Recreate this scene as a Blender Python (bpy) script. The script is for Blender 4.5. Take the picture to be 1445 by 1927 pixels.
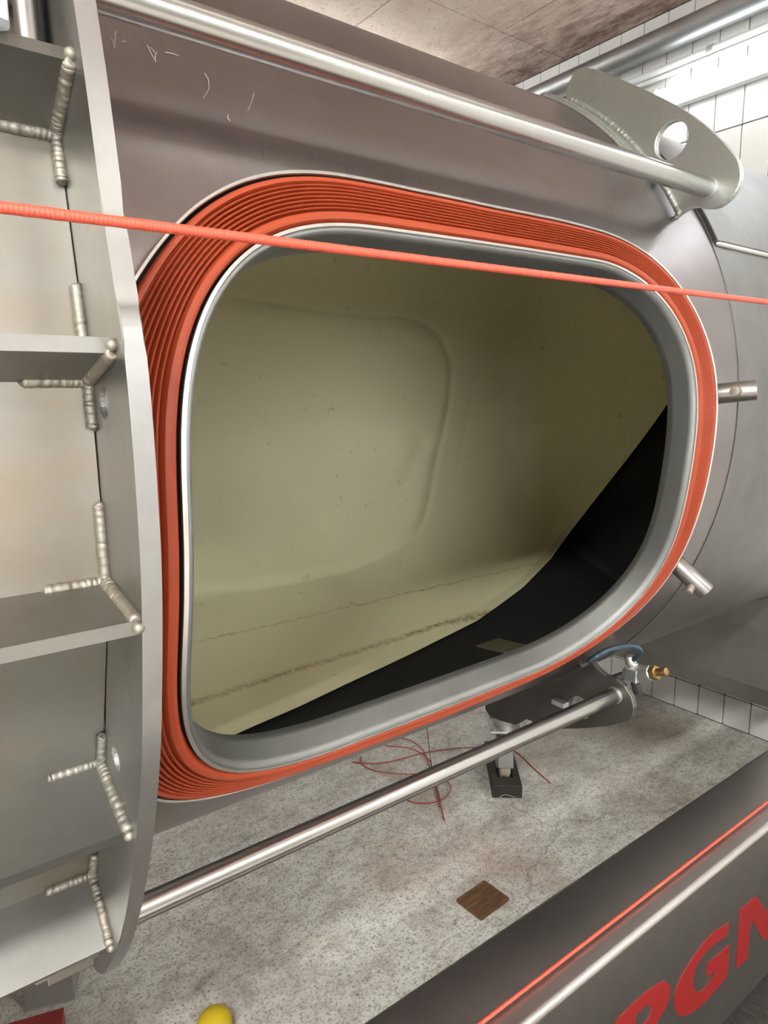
import bpy, bmesh, math, random
from mathutils import Vector, Matrix, noise
random.seed(7)
for o in list(bpy.data.objects): bpy.data.objects.remove(o, do_unlink=True)
SC = bpy.context.scene; COL = SC.collection
PI = math.pi; rad = math.radians

# ------------------------------------------------------------------ camera
cam_d = bpy.data.cameras.new('camera'); cam = bpy.data.objects.new('camera', cam_d); COL.objects.link(cam)
cam_d.sensor_fit = 'HORIZONTAL'; cam_d.sensor_width = 36.0; cam_d.lens = 36.0 * 1280 / 1445
cam_d.clip_start = 0.02; cam_d.clip_end = 60
cam.matrix_world = Matrix(((0.80069901, 0.11195533, -0.58851262, 0.0),
                           (-0.59899237, 0.13412738, -0.78944156, 0.0),
                           (-0.00944654, 0.98461965, 0.17445605, 1.5), (0, 0, 0, 1)))
SC.camera = cam
# ------------------------------------------------------------------ world, exposure
w = bpy.data.worlds.new('world'); SC.world = w; w.use_nodes = True
w.node_tree.nodes['Background'].inputs[0].default_value = (0.75, 0.82, 0.9, 1)
w.node_tree.nodes['Background'].inputs[1].default_value = 0.05
SC.view_settings.view_transform = 'Standard'; SC.view_settings.look = 'None'
SC.view_settings.gamma = 1.0; SC.view_settings.exposure = -0.1; SC.view_settings.use_curve_mapping = False
SC.cycles.max_bounces = 7; SC.cycles.diffuse_bounces = 4; SC.cycles.glossy_bounces = 4
FILL_FRONT = 165.0    # emission of the unseen fill panel added to brighten the floor
LAMP_OVER = 4.0       # emission of the ceiling tubes straight above the aisle
LAMP_BACK = 36.0      # emission of the ceiling tubes behind the tank
LAMP_WALL = 11.0      # emission of the long tube on the tiled wall

FILL_CORNER = 75.0    # emission of the corner fill panel added for membrane, floor and tiles
FILL_WINDOW_GLOW = 18.0    # glow of made-up windows added to light the tank inside

# ------------------------------------------------------------------ helpers
def tag(o, label=None, cat=None, group=None, kind=None):
    if label: o['label'] = label
    if cat: o['category'] = cat
    if group: o['group'] = group
    if kind: o['kind'] = kind
    return o
def empty(name, loc, label, cat, group=None):
    o = bpy.data.objects.new(name, None); COL.objects.link(o); o.location = loc
    o.empty_display_size = 0.1
    bpy.context.view_layer.update()
    return tag(o, label, cat, group)
def link(name, me, mat, parent=None, smooth=False, label=None):
    o = bpy.data.objects.new(name, me); COL.objects.link(o)
    if mat and not me.materials: me.materials.append(mat)
    if smooth:
        for p in me.polygons: p.use_smooth = True
    if parent:
        o.parent = parent
        wl = parent.location.copy()
        if parent.parent: wl = wl + parent.parent.location
        o.location = -wl
    if label: o['label'] = label
    return o
def from_data(name, v, f, mat, parent=None, smooth=False, label=None):
    me = bpy.data.meshes.new(name); me.from_pydata([tuple(p) for p in v], [], f); me.validate(); me.update()
    return link(name, me, mat, parent, smooth, label)
def from_bm(name, bm, mat, parent=None, smooth=False, label=None):
    bmesh.ops.recalc_face_normals(bm, faces=bm.faces)
    me = bpy.data.meshes.new(name); bm.to_mesh(me); bm.free()
    return link(name, me, mat, parent, smooth, label)
def bevel(bm, w, seg=2, ang=30):
    ed = [e for e in bm.edges if len(e.link_faces) == 2 and e.calc_face_angle(0) > rad(ang)]
    if ed: bmesh.ops.bevel(bm, geom=ed, offset=w, segments=seg, profile=0.5, affect='EDGES')
def add_box(bm, c, s, rz=0.0):
    m = Matrix.Translation(c) @ Matrix.Rotation(rz, 4, 'Z') @ Matrix.Diagonal((s[0], s[1], s[2], 1))
    return bmesh.ops.create_cube(bm, size=1.0, matrix=m)
def add_cyl(bm, a, b, r, r2=None, seg=24, caps=True):
    a = Vector(a); b = Vector(b); d = b - a
    m = Matrix.Translation((a + b) / 2) @ d.to_track_quat('Z', 'Y').to_matrix().to_4x4()
    return bmesh.ops.create_cone(bm, cap_ends=caps, segments=seg, radius1=r, radius2=r if r2 is None else r2, depth=d.length, matrix=m)
def box(name, c, s, mat, parent=None, bv=0.0, rz=0.0, label=None):
    bm = bmesh.new(); add_box(bm, c, s, rz)
    if bv: bevel(bm, bv)
    return from_bm(name, bm, mat, parent, False, label)
def cyl(name, a, b, r, mat, parent=None, seg=32, bv=0.0, label=None, r2=None):
    bm = bmesh.new(); add_cyl(bm, a, b, r, r2, seg)
    if bv: bevel(bm, bv, 2, 50)
    o = from_bm(name, bm, mat, parent, True, label)
    o.data.set_sharp_from_angle(angle=rad(40)); return o
def prism(name, pts, to3, thick, mat, parent=None, holes=(), bv=0.0, label=None):
    """flat plate of a 2-D outline (with holes); to3(a, b, t) maps outline + depth to space"""
    bm = bmesh.new()
    for loop in [pts] + list(holes):
        vs = [bm.verts.new((p[0], p[1], 0)) for p in loop]
        for i in range(len(vs)): bm.edges.new((vs[i], vs[(i + 1) % len(vs)]))
    bmesh.ops.triangle_fill(bm, use_beauty=True, use_dissolve=False, edges=bm.edges[:])
    bmesh.ops.recalc_face_normals(bm, faces=bm.faces)
    r = bmesh.ops.extrude_face_region(bm, geom=bm.faces[:])
    for v in [g for g in r['geom'] if isinstance(g, bmesh.types.BMVert)]: v.co.z = thick
    if bv: bevel(bm, bv, 1, 40)
    for v in bm.verts: v.co = Vector(to3(v.co.x, v.co.y, v.co.z))
    o = from_bm(name, bm, mat, parent, False, label)
    return o
def catmull(P, n, closed=False):
    P = [Vector(p) for p in P]; out = []; N = len(P)
    for i in range(N if closed else N - 1):
        g = (lambda k: P[k % N]) if closed else (lambda k: P[max(0, min(N - 1, k))])
        p0, p1, p2, p3 = g(i - 1), g(i), g(i + 1), g(i + 2)
        for j in range(n):
            t = j / n
            out.append(0.5 * (2 * p1 + (p2 - p0) * t + (2 * p0 - 5 * p1 + 4 * p2 - p3) * t * t + (3 * p1 - p0 - 3 * p2 + p3) * t ** 3))
    if not closed: out.append(P[-1])
    return out
def tube_data(path, r, seg=10, caps=True):
    v = []; f = []; n = len(path); path = [Vector(p) for p in path]
    up = None
    for i, p in enumerate(path):
        d = (path[min(n - 1, i + 1)] - path[max(0, i - 1)]).normalized()
        if up is None:
            up = Vector((0, 0, 1)) if abs(d.z) < 0.9 else Vector((1, 0, 0))
        s = d.cross(up).normalized(); up = s.cross(d).normalized()
        rr = r(i) if callable(r) else r
        for k in range(seg):
            a = 2 * PI * k / seg
            v.append(p + s * math.cos(a) * rr + up * math.sin(a) * rr)
    for i in range(n - 1):
        for k in range(seg):
            f.append((i * seg + k, i * seg + (k + 1) % seg, (i + 1) * seg + (k + 1) % seg, (i + 1) * seg + k))
    if caps: f.append(tuple(range(seg - 1, -1, -1))); f.append(tuple((n - 1) * seg + k for k in range(seg)))
    return v, f
def tube(name, path, r, mat, parent=None, seg=10, label=None):
    v, f = tube_data(path, r, seg); return from_data(name, v, f, mat, parent, True, label)
def weld(name, path, r, mat, parent, n=None, seedv=0, seg=9):
    """a stacked weld bead following a path"""
    path = [Vector(p) for p in path]
    L = sum((path[i + 1] - path[i]).length for i in range(len(path) - 1))
    n = n or max(8, int(L / (r * 0.16)))
    P = catmull(path, max(2, n // max(1, len(path) - 1)))
    rng = random.Random(seedv); ph = [rng.uniform(0.8, 1.15) for _ in range(len(P))]
    def rr(i):
        e = min(1.0, 0.55 + 0.5 * min(i, len(P) - 1 - i) / 3.0)
        return r * e * (0.93 + 0.12 * ((i % 4) / 3.0)) * (0.90 + 0.12 * ph[i // 4 * 4 % len(P)])
    jit = [p + Vector((rng.uniform(-1, 1), rng.uniform(-1, 1), rng.uniform(-1, 1))) * r * 0.07 for p in P]
    return tube(name, jit, rr, mat, parent, seg)

# ------------------------------------------------------------------ materials
def nodes(name):
    m = bpy.data.materials.new(name); m.use_nodes = True
    nt = m.node_tree; return m, nt, nt.nodes['Principled BSDF']
def N(nt, typ, **kw):
    n = nt.nodes.new(typ)
    for k, v in kw.items():
        if k.startswith('i_'):
            n.inputs[k[2:].replace('_', ' ')].default_value = v
        else: setattr(n, k, v)
    return n
def ramp(nt, fac, stops):
    r = nt.nodes.new('ShaderNodeValToRGB'); e = r.color_ramp.elements
    while len(e) < len(stops): e.new(0.5)
    for i, (p, c) in enumerate(stops): e[i].position = p; e[i].color = (c[0], c[1], c[2], 1)
    nt.links.new(fac, r.inputs[0]); return r.outputs[0]
def coords(nt, scale=(1, 1, 1), kind='Object'):
    t = nt.nodes.new('ShaderNodeTexCoord'); m = nt.nodes.new('ShaderNodeMapping'); m.inputs['Scale'].default_value = scale
    nt.links.new(t.outputs[kind], m.inputs[0]); return m.outputs[0]
def geo(nt, scale=(1, 1, 1)):
    t = nt.nodes.new('ShaderNodeNewGeometry'); m = nt.nodes.new('ShaderNodeMapping'); m.inputs['Scale'].default_value = scale
    nt.links.new(t.outputs['Position'], m.inputs[0]); return m.outputs[0]
def ntex(nt, vec, scale, detail=4, rough=0.6):
    n = nt.nodes.new('ShaderNodeTexNoise'); n.inputs['Scale'].default_value = scale; n.inputs['Detail'].default_value = detail
    n.inputs['Roughness'].default_value = rough; nt.links.new(vec, n.inputs['Vector']); return n.outputs[0]
def mix(nt, fac, a, b, mode='MIX'):
    m = nt.nodes.new('ShaderNodeMix'); m.data_type = 'RGBA'; m.blend_type = mode
    for s, v in ((m.inputs[0], fac), (m.inputs[6], a), (m.inputs[7], b)):
        if isinstance(v, (int, float)): s.default_value = v
        elif isinstance(v, tuple): s.default_value = (v[0], v[1], v[2], 1)
        else: nt.links.new(v, s)
    return m.outputs[2]
def bump(nt, b, h, strength, dist=0.002):
    n = nt.nodes.new('ShaderNodeBump'); n.inputs['Strength'].default_value = strength; n.inputs['Distance'].default_value = dist
    nt.links.new(h, n.inputs['Height']); nt.links.new(n.outputs[0], b.inputs['Normal'])
def steel(name, col=(0.50, 0.49, 0.47), rough=0.33, stretch=(1, 30, 30), grain=0.08, tint=None, var=0.10, spots=0.0, micro=0.10):
    m, nt, b = nodes(name)
    b.inputs['Metallic'].default_value = 1.0
    g = geo(nt); big = ntex(nt, g, 5.0, 5, 0.65)
    c2 = tint or tuple(x * 0.78 for x in col)
    base = mix(nt, ramp(nt, big, [(0.35, (0, 0, 0)), (0.68, (1, 1, 1))]), col, c2)
    if spots:
        sp = ntex(nt, g, 70.0, 3, 0.7)
        base = mix(nt, ramp(nt, sp, [(0.62, (0, 0, 0)), (0.75, (spots,) * 3)]), base, tuple(x * 0.35 for x in col))
    nt.links.new(base, b.inputs['Base Color'])
    gr = ntex(nt, geo(nt, stretch), 14.0, 3, 0.5)
    mm = nt.nodes.new('ShaderNodeMath'); mm.operation = 'MULTIPLY_ADD'; mm.inputs[1].default_value = var * 2; mm.inputs[2].default_value = rough - var
    nt.links.new(big, mm.inputs[0])
    m2 = nt.nodes.new('ShaderNodeMath'); m2.operation = 'MULTIPLY_ADD'; m2.inputs[1].default_value = micro
    nt.links.new(gr, m2.inputs[0]); nt.links.new(mm.outputs[0], m2.inputs[2])
    nt.links.new(m2.outputs[0], b.inputs['Roughness'])
    if grain: bump(nt, b, gr, grain, 0.0006)
    return m
def plain(name, col, rough=0.5, metal=0.0, var=0.15, scale=30, bmp=0.0, coat=0.0):
    m, nt, b = nodes(name); b.inputs['Roughness'].default_value = rough; b.inputs['Metallic'].default_value = metal
    n = ntex(nt, geo(nt), scale, 4)
    nt.links.new(mix(nt, n, col, tuple(x * (1 - var * 2) for x in col)), b.inputs['Base Color'])
    if bmp: bump(nt, b, n, bmp, 0.002)
    if coat: b.inputs['Coat Weight'].default_value = coat
    return m
def glow(name, col, strength):
    m, nt, b = nodes(name); b.inputs['Base Color'].default_value = (*col, 1)
    b.inputs['Emission Color'].default_value = (*col, 1); b.inputs['Emission Strength'].default_value = strength
    return m

M = {}
M['shell'] = steel('shell_steel', (0.245, 0.221, 0.224), 0.25, (50, 3, 3), 0.015, (0.21, 0.184, 0.187), 0.04, 0.12)
M['jacket'] = steel('jacket_steel', (0.225, 0.218, 0.216), 0.36, (50, 3, 3), 0.02, None, 0.05)
M['brushed'] = steel('brushed_steel', (0.56, 0.555, 0.54), 0.34, (60, 60, 4), 0.12)
M['neck'] = steel('neck_steel', (0.255, 0.255, 0.248), 0.52, (4, 50, 50), 0.3, None, 0.06)
M['rod'] = steel('rod_steel', (0.50, 0.495, 0.48), 0.26, (8, 8, 8), 0.0, (0.45, 0.44, 0.43), 0.01, 0.0, 0.0)
M['edge'] = steel('cut_edge_steel', (0.72, 0.71, 0.68), 0.36, (20, 20, 20), 0.06)
M['door'] = steel('door_steel', (0.26, 0.255, 0.24), 0.40, (4, 40, 40), 0.03, (0.25, 0.205, 0.15), 0.06)
M['flange'] = steel('flange_steel', (0.30, 0.295, 0.28), 0.36, (40, 40, 3), 0.10, None, 0.05)
M['flangeedge'] = steel('flange_cut_edge', (0.40, 0.395, 0.385), 0.40, (40, 40, 4), 0.08, None, 0.04)
M['weld'] = steel('weld_metal', (0.34, 0.32, 0.28), 0.58, (30, 30, 30), 0.1, (0.30, 0.265, 0.215), 0.08)
M['bracket'] = steel('bracket_steel', (0.52, 0.55, 0.53), 0.42, (25, 25, 25), 0.06, (0.45, 0.48, 0.44), 0.05, 0.3)
M['beam'] = steel('beam_steel', (0.55, 0.52, 0.50), 0.29, (30, 60, 60), 0.05, (0.47, 0.44, 0.425), 0.06, 0.25)
M['housing'] = steel('housing_steel', (0.34, 0.335, 0.31), 0.5, (10, 10, 10), 0.03, None, 0.04)
M['darkplate'] = steel('dark_bracket_steel', (0.15, 0.145, 0.135), 0.5, (20, 20, 20), 0.04, None, 0.04, 0.3)  # bracket steel coloured darker to stand for the shadow on the lower plate
M['pin'] = steel('pin_steel', (0.30, 0.275, 0.265), 0.34, (20, 20, 20), 0.04)
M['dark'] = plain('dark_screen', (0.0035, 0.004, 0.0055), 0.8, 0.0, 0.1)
M['black'] = plain('black_rubber', (0.012, 0.012, 0.012), 0.6)
M['cap'] = plain('pale_nut', (0.60, 0.66, 0.70), 0.35, 0.3, 0.05)
M['galv'] = steel('galvanised_steel', (0.62, 0.62, 0.60), 0.45, (20, 20, 20), 0.08)
M['nylon'] = plain('cream_nylon', (0.74, 0.68, 0.50), 0.4, 0, 0.06)
M['chock'] = plain('dark_rubber_block', (0.05, 0.045, 0.04), 0.75, 0, 0.2, 60, 0.4)
M['hose'] = plain('blue_hose', (0.018, 0.040, 0.060), 0.32, 0, 0.05)
M['brass'] = steel('old_brass', (0.34, 0.22, 0.10), 0.4, (20, 20, 20), 0.1)
M['redwire'] = plain('red_wire', (0.50, 0.075, 0.05), 0.4, 0, 0.1)
M['darkwire'] = plain('dark_red_wire', (0.09, 0.03, 0.025), 0.5)
M['whitewire'] = plain('grey_string', (0.55, 0.52, 0.50), 0.6)
M['letter'] = plain('red_lettering', (0.23, 0.007, 0.006), 0.55, 0, 0.05)
M['redpanel'] = plain('dark_red_plastic', (0.22, 0.012, 0.014), 0.45, 0, 0.05)
M['yellow'] = plain('yellow_plastic', (0.60, 0.43, 0.015), 0.4, 0, 0.06)
M['paint'] = plain('lamp_paint', (0.78, 0.80, 0.80), 0.4, 0, 0.04)
M['pipe'] = steel('wall_pipe', (0.48, 0.49, 0.49), 0.42, (20, 20, 20), 0.03)
M['conduit'] = plain('white_conduit', (0.80, 0.82, 0.80), 0.35, 0, 0.05)
M['tile'] = plain('white_tile', (0.88, 0.87, 0.84), 0.18, 0, 0.04, 6)
M['grout'] = plain('dark_grout', (0.035, 0.033, 0.030), 0.9)
M['wallpaint'] = plain('wall_paint', (0.30, 0.285, 0.27), 0.6, 0, 0.05, 3)
def mat_mat():
    m, nt, b = nodes('brown_mat'); n = ntex(nt, geo(nt, (14, 2.5, 1)), 14.0, 4, 0.7)
    nt.links.new(ramp(nt, n, [(0.35, (0.008, 0.007, 0.006)), (0.7, (0.05, 0.043, 0.034))]), b.inputs['Base Color']); b.inputs['Roughness'].default_value = 0.9
    bump(nt, b, n, 0.8, 0.01); return m
M['mat'] = mat_mat()
def seal_mat():
    m, nt, b = nodes('orange_silicone')
    g = geo(nt); n = ntex(nt, g, 9.0, 5, 0.6)
    c = mix(nt, n, (0.30, 0.042, 0.0105), (0.25, 0.033, 0.009))
    d = ntex(nt, geo(nt, (0.35, 1, 1)), 150.0, 2, 0.6)
    c = mix(nt, ramp(nt, d, [(0.70, (0, 0, 0)), (0.80, (0.6, 0.6, 0.6))]), c, (0.16, 0.03, 0.01))
    nt.links.new(c, b.inputs['Base Color']); b.inputs['Roughness'].default_value = 0.52
    b.inputs['Specular IOR Level'].default_value = 0.4
    return m
M['seal'] = seal_mat()
def rope_mat():
    m, nt, b = nodes('red_cord')
    n = ntex(nt, geo(nt, (1, 1, 1)), 9.0, 4)
    c = mix(nt, ramp(nt, n, [(0.62, (0, 0, 0)), (0.72, (1, 1, 1))]), (0.50, 0.072, 0.04), (0.50, 0.15, 0.06))
    nt.links.new(c, b.inputs['Base Color']); b.inputs['Roughness'].default_value = 0.4
    wv = N(nt, 'ShaderNodeTexWave'); wv.inputs['Scale'].default_value = 120; wv.bands_direction = 'X'
    nt.links.new(geo(nt), wv.inputs['Vector']); bump(nt, b, wv.outputs['Fac'], 0.35, 0.0006)
    return m
M['rope'] = rope_mat()
def floor_mat():
    m, nt, b = nodes('worn_concrete'); g = geo(nt)
    a = ntex(nt, g, 2.2, 8, 0.68); f = ntex(nt, g, 130.0, 4, 0.75); md = ntex(nt, geo(nt, (1, 1.6, 1)), 11.0, 7, 0.7); br = ntex(nt, geo(nt, (1.2, 0.8, 1)), 1.3, 6, 0.65)
    c = ramp(nt, md, [(0.26, (0.36, 0.325, 0.28)), (0.40, (0.62, 0.585, 0.53)), (0.52, (0.78, 0.755, 0.70)), (0.72, (0.86, 0.84, 0.79))])
    c = mix(nt, ramp(nt, a, [(0.52, (0, 0, 0)), (0.72, (0.75, 0.75, 0.75))]), c, (0.25, 0.205, 0.165))
    c = mix(nt, ramp(nt, br, [(0.50, (0, 0, 0)), (0.70, (0.60, 0.60, 0.60))]), c, (0.40, 0.25, 0.17))
    c = mix(nt, ramp(nt, f, [(0.53, (0, 0, 0)), (0.64, (0.92, 0.92, 0.92))]), c, (0.13, 0.115, 0.095))
    sp = ntex(nt, g, 48.0, 5, 0.75); c = mix(nt, ramp(nt, sp, [(0.50, (0, 0, 0)), (0.66, (0.6, 0.6, 0.6))]), c, (0.20, 0.175, 0.14))
    dk = ntex(nt, geo(nt, (1, 1, 1)), 0.9, 5, 0.6); c = mix(nt, ramp(nt, dk, [(0.48, (0, 0, 0)), (0.66, (0.55, 0.55, 0.55))]), c, (0.24, 0.20, 0.16))
    f2 = ntex(nt, g, 240.0, 3, 0.7)
    c = mix(nt, ramp(nt, f2, [(0.60, (0, 0, 0)), (0.72, (0.5, 0.5, 0.5))]), c, (0.85, 0.84, 0.80))
    # hairline cracks
    v = N(nt, 'ShaderNodeTexVoronoi'); v.feature = 'DISTANCE_TO_EDGE'; v.inputs['Scale'].default_value = 0.55
    wob = N(nt, 'ShaderNodeVectorMath', operation='ADD'); sc = N(nt, 'ShaderNodeVectorMath', operation='SCALE'); sc.inputs['Scale'].default_value = 0.22
    nn = nt.nodes.new('ShaderNodeTexNoise'); nn.inputs['Scale'].default_value = 5; nn.inputs['Detail'].default_value = 6; nt.links.new(g, nn.inputs['Vector'])
    nt.links.new(nn.outputs['Color'], sc.inputs[0]); nt.links.new(g, wob.inputs[0]); nt.links.new(sc.outputs[0], wob.inputs[1]); nt.links.new(wob.outputs[0], v.inputs['Vector'])
    c = mix(nt, ramp(nt, v.outputs['Distance'], [(0.0, (0.35, 0.35, 0.35)), (0.0035, (0, 0, 0))]), c, (0.05, 0.04, 0.03))
    nt.links.new(c, b.inputs['Base Color']); b.inputs['Roughness'].default_value = 0.8
    bump(nt, b, f, 0.5, 0.003)
    return m
M['floor'] = floor_mat()
def ceil_mat():
    m, nt, b = nodes('stained_ceiling_board'); g = geo(nt)
    a = ntex(nt, geo(nt, (1.4, 1, 1)), 3.0, 8, 0.7); f = ntex(nt, g, 60.0, 4, 0.7)
    c = ramp(nt, a, [(0.30, (0.50, 0.36, 0.30)), (0.45, (0.66, 0.52, 0.44)), (0.60, (0.74, 0.60, 0.52)), (0.78, (0.76, 0.67, 0.58))])
    c = mix(nt, ramp(nt, f, [(0.56, (0, 0, 0)), (0.72, (0.7, 0.7, 0.7))]), c, (0.26, 0.15, 0.11))
    # mould band along the wall side
    sx = N(nt, 'ShaderNodeSeparateXYZ'); nt.links.new(g, sx.inputs[0])
    st = ntex(nt, geo(nt, (3, 1, 1)), 7.0, 7, 0.75)
    mr = N(nt, 'ShaderNodeMapRange'); mr.inputs['From Min'].default_value = 2.2; mr.inputs['From Max'].default_value = 2.95
    nt.links.new(sx.outputs[0], mr.inputs[0]); mu = N(nt, 'ShaderNodeMath', operation='MULTIPLY'); nt.links.new(mr.outputs[0], mu.inputs[0])
    nt.links.new(ramp(nt, st, [(0.42, (0, 0, 0)), (0.62, (1, 1, 1))]), mu.inputs[1])
    c = mix(nt, mu.outputs[0], c, (0.20, 0.085, 0.065))
    nt.links.new(c, b.inputs['Base Color']); b.inputs['Roughness'].default_value = 0.8; bump(nt, b, f, 0.2)
    return m
M['ceil'] = ceil_mat()
def wood_mat():
    m, nt, b = nodes('rusty_brown_board')
    a = ntex(nt, geo(nt, (1, 4, 1)), 18.0, 6, 0.7)
    nt.links.new(ramp(nt, a, [(0.3, (0.07, 0.035, 0.017)), (0.55, (0.17, 0.085, 0.037)), (0.8, (0.30, 0.18, 0.085))]), b.inputs['Base Color'])
    b.inputs['Roughness'].default_value = 0.85; bump(nt, b, a, 0.5, 0.004); return m
M['board'] = wood_mat()

# ================================================================== THE ROOM
XW, ZC, YB, YF, XL = 2.934, 3.096, 3.6, -3.0, -3.6
def slab(name, c, s, mat):
    return tag(box(name, c, s, mat), kind='structure')
fl = slab('floor', ((XL + XW) / 2, (YB + YF) / 2, -0.05), (XW - XL, YB - YF, 0.1), M['floor'])
wr = slab('wall_right', (XW + 0.06, (YB + YF) / 2, ZC / 2), (0.10, YB - YF, ZC), M['grout'])
wb = slab('wall_back', ((XL + XW) / 2, YB + 0.05, ZC / 2), (XW - XL, 0.1, ZC), M['wallpaint'])
wf = slab('wall_front', ((XL + XW) / 2, YF - 0.05, ZC / 2), (XW - XL, 0.1, ZC), M['wallpaint'])
wl = slab('wall_left', (XL - 0.05, (YB + YF) / 2, ZC / 2), (0.1, YB - YF, ZC), M['wallpaint'])
ce = slab('ceiling', ((XL + XW) / 2, (YB + YF) / 2, ZC + 0.07), (XW - XL, YB - YF, 0.1), M['grout'])
# ceiling boards
rows = [(2.4, 3.6, 1.916), (1.2, 2.4, 2.475), (0.0, 1.2, 1.916), (-1.2, 0.0, 2.475), (-3.0, -1.2, 1.916)]
for y0, y1, xj in rows:
    xs = [xj + 1.12 * k for k in range(-6, 3)]
    xs = [XL] + [x for x in xs if XL + 0.05 < x < XW - 0.05] + [XW]
    for a, b_ in zip(xs[:-1], xs[1:]):
        o = box('board', ((a + b_) / 2, (y0 + y1) / 2, ZC + 0.01), (b_ - a - 0.006, y1 - y0 - 0.006, 0.02), M['ceil'])
        o.parent = ce
# wall tiles: those in view are pieces of their own, the rest of the wall is one piece
TW, TH = 0.1172, 0.24
tb = bmesh.new(); add_box(tb, (0, 0, 0), (0.012, TW - 0.005, TH - 0.005)); bevel(tb, 0.0012, 1)
tme = bpy.data.meshes.new('tile'); bmesh.ops.recalc_face_normals(tb, faces=tb.faces); tb.to_mesh(tme); tb.free(); tme.materials.append(M['tile'])
sb = bmesh.new(); add_box(sb, (0, 0, 0), (0.012, TW - 0.005, 0.143 - 0.006)); bevel(sb, 0.0012, 1)
sme = bpy.data.meshes.new('tile_cut'); bmesh.ops.recalc_face_normals(sb, faces=sb.faces); sb.to_mesh(sme); sb.free(); sme.materials.append(M['tile'])
rest_v = []; rest_f = []
for i in range(-39, 18):
    yc = 1.504 + (i + 0.5) * TW
    if not (YF < yc - TW / 2 and yc + TW / 2 < YB): continue
    for k in range(-10, 4):
        zc = 2.543 + (k - 0.5) * TH
        cut = k == -10
        if cut: zc = 0.0725
        elif k == 3: continue
        seen = (1.1 < yc < 2.6 and zc > 2.0) or (1.05 < yc < 2.2 and zc < 0.5)
        if seen:
            o = bpy.data.objects.new('tile', sme if cut else tme); COL.objects.link(o); o.location = (XW + 0.004, yc, zc); o.parent = wr
        else:
            hy = TW / 2 - 0.0025; hz = (0.0685 if cut else TH / 2 - 0.0025); n0 = len(rest_v); x = XW - 0.002
            rest_v += [(x, yc - hy, zc - hz), (x, yc + hy, zc - hz), (x, yc + hy, zc + hz), (x, yc - hy, zc + hz),
                       (x + .012, yc - hy, zc - hz), (x + .012, yc + hy, zc - hz), (x + .012, yc + hy, zc + hz), (x + .012, yc - hy, zc + hz)]
            rest_f += [(n0 + 3, n0 + 2, n0 + 1, n0)] + [(n0 + a, n0 + (a + 1) % 4, n0 + 4 + (a + 1) % 4, n0 + 4 + a) for a in range(4)]
for y0 in range(1):   # narrow top row under the ceiling
    for i in range(-39, 18):
        yc = 1.504 + (i + 0.5) * TW
        if YF < yc - TW / 2 and yc + TW / 2 < YB:
            if 1.1 < yc < 2.9:
                o = box('tile', (XW + 0.004, yc, 3.059), (0.012, TW - 0.005, 0.066), M['tile']); o.parent = wr
tr = from_data('tile_field', rest_v, rest_f, M['tile']); tr.parent = wr; tr['kind'] = 'stuff'

# ------------------------------------------------------------------ wall services
def bracket_ring(p, x, y, z, r):
    bm = bmesh.new(); add_box(bm, ((x + XW) / 2, y, z), (XW - x, 0.025, 0.02)); add_cyl(bm, (x, y - 0.012, z), (x, y + 0.012, z), r + 0.004)
    return from_bm('clip', bm, M['galv'], p)
pp = empty('wall_pipe', (2.89, 2.2, 2.93), 'thick grey pipe running along the tiled wall just under the ceiling', 'pipe')
cyl('tube', (2.868, -2.9, 2.955), (2.868, 3.5, 2.955), 0.050, M['pipe'], pp)
for y in (-1.5, 0.4, 3.2): bracket_ring(pp, 2.868, y, 2.955, 0.050)
cd = empty('wall_conduit', (2.9, 2.0, 2.84), 'slim white conduit on the tiled wall between pipe and lamp', 'conduit')
cyl('tube', (2.905, -2.9, 2.856), (2.905, 2.25, 2.856), 0.016, M['conduit'], cd)
cyl('lower_tube', (2.905, -2.9, 2.828), (2.905, 2.25, 2.828), 0.010, M['conduit'], cd)
for y in (1.64, 0.4, -1.0): bracket_ring(cd, 2.905, y, 2.856, 0.016)
M['walltube'] = glow('wall_lamp_tube', (0.93, 0.98, 1.0), LAMP_WALL)
lp = empty('wall_lamp', (2.9, 1.3, 2.72), 'long glaring white fluorescent lamp mounted on the tiled wall', 'lamp')
box('lamp_body', (2.905, 0.22, 2.722), (0.045, 3.28, 0.075), M['paint'], lp, 0.006)
bm = bmesh.new(); add_cyl(bm, (2.866, -1.40, 2.722), (2.866, 1.84, 2.722), 0.036, seg=28)
from_bm('diffuser', bm, M['walltube'], lp, True, 'glowing white diffuser')
for y in (-1.415, 1.85): box('end_cap', (2.875, y, 2.722), (0.075, 0.025, 0.085), M['paint'], lp, 0.008)

M['cornertube'] = glow('corner_panel', (0.98, 1.0, 0.96), FILL_CORNER)
M['fronttube'] = glow('front_lamp_tube', (0.98, 1.0, 0.95), FILL_FRONT)
M['overtube'] = glow('over_lamp_tube', (0.98, 1.0, 0.97), LAMP_OVER)
M['backtube'] = glow('back_lamp_tube', (0.97, 1.0, 0.97), LAMP_BACK)
def ceiling_lamp(x, y, L, mat, label, alongx=True):
    t = empty('ceiling_lamp', (x, y, ZC - 0.1), label, 'lamp', None)
    d = Vector((1, 0, 0)) if alongx else Vector((0, 1, 0)); s = Vector((-d.y, d.x, 0))
    c = Vector((x, y, ZC - 0.035))
    sz = (L + 0.1, 0.16, 0.06) if alongx else (0.16, L + 0.1, 0.06)
    box('lamp_body', c, sz, M['paint'], t, 0.008)
    for k in (-1, 1):
        p = c + s * 0.045 * k + Vector((0, 0, -0.055))
        cyl('tube_lamp', p - d * L / 2, p + d * L / 2, 0.016, mat, t, 16)
        for e in (-1, 1):
            q = p + d * (L / 2 + 0.015) * e
            box('lamp_holder', (q.x, q.y, q.z + 0.012), (0.03, 0.04, 0.07), M['paint'], t, 0.003)
    return t
M['pane'] = glow('frosted_daylight_pane', (0.93, 0.97, 1.0), FILL_WINDOW_GLOW)
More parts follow.
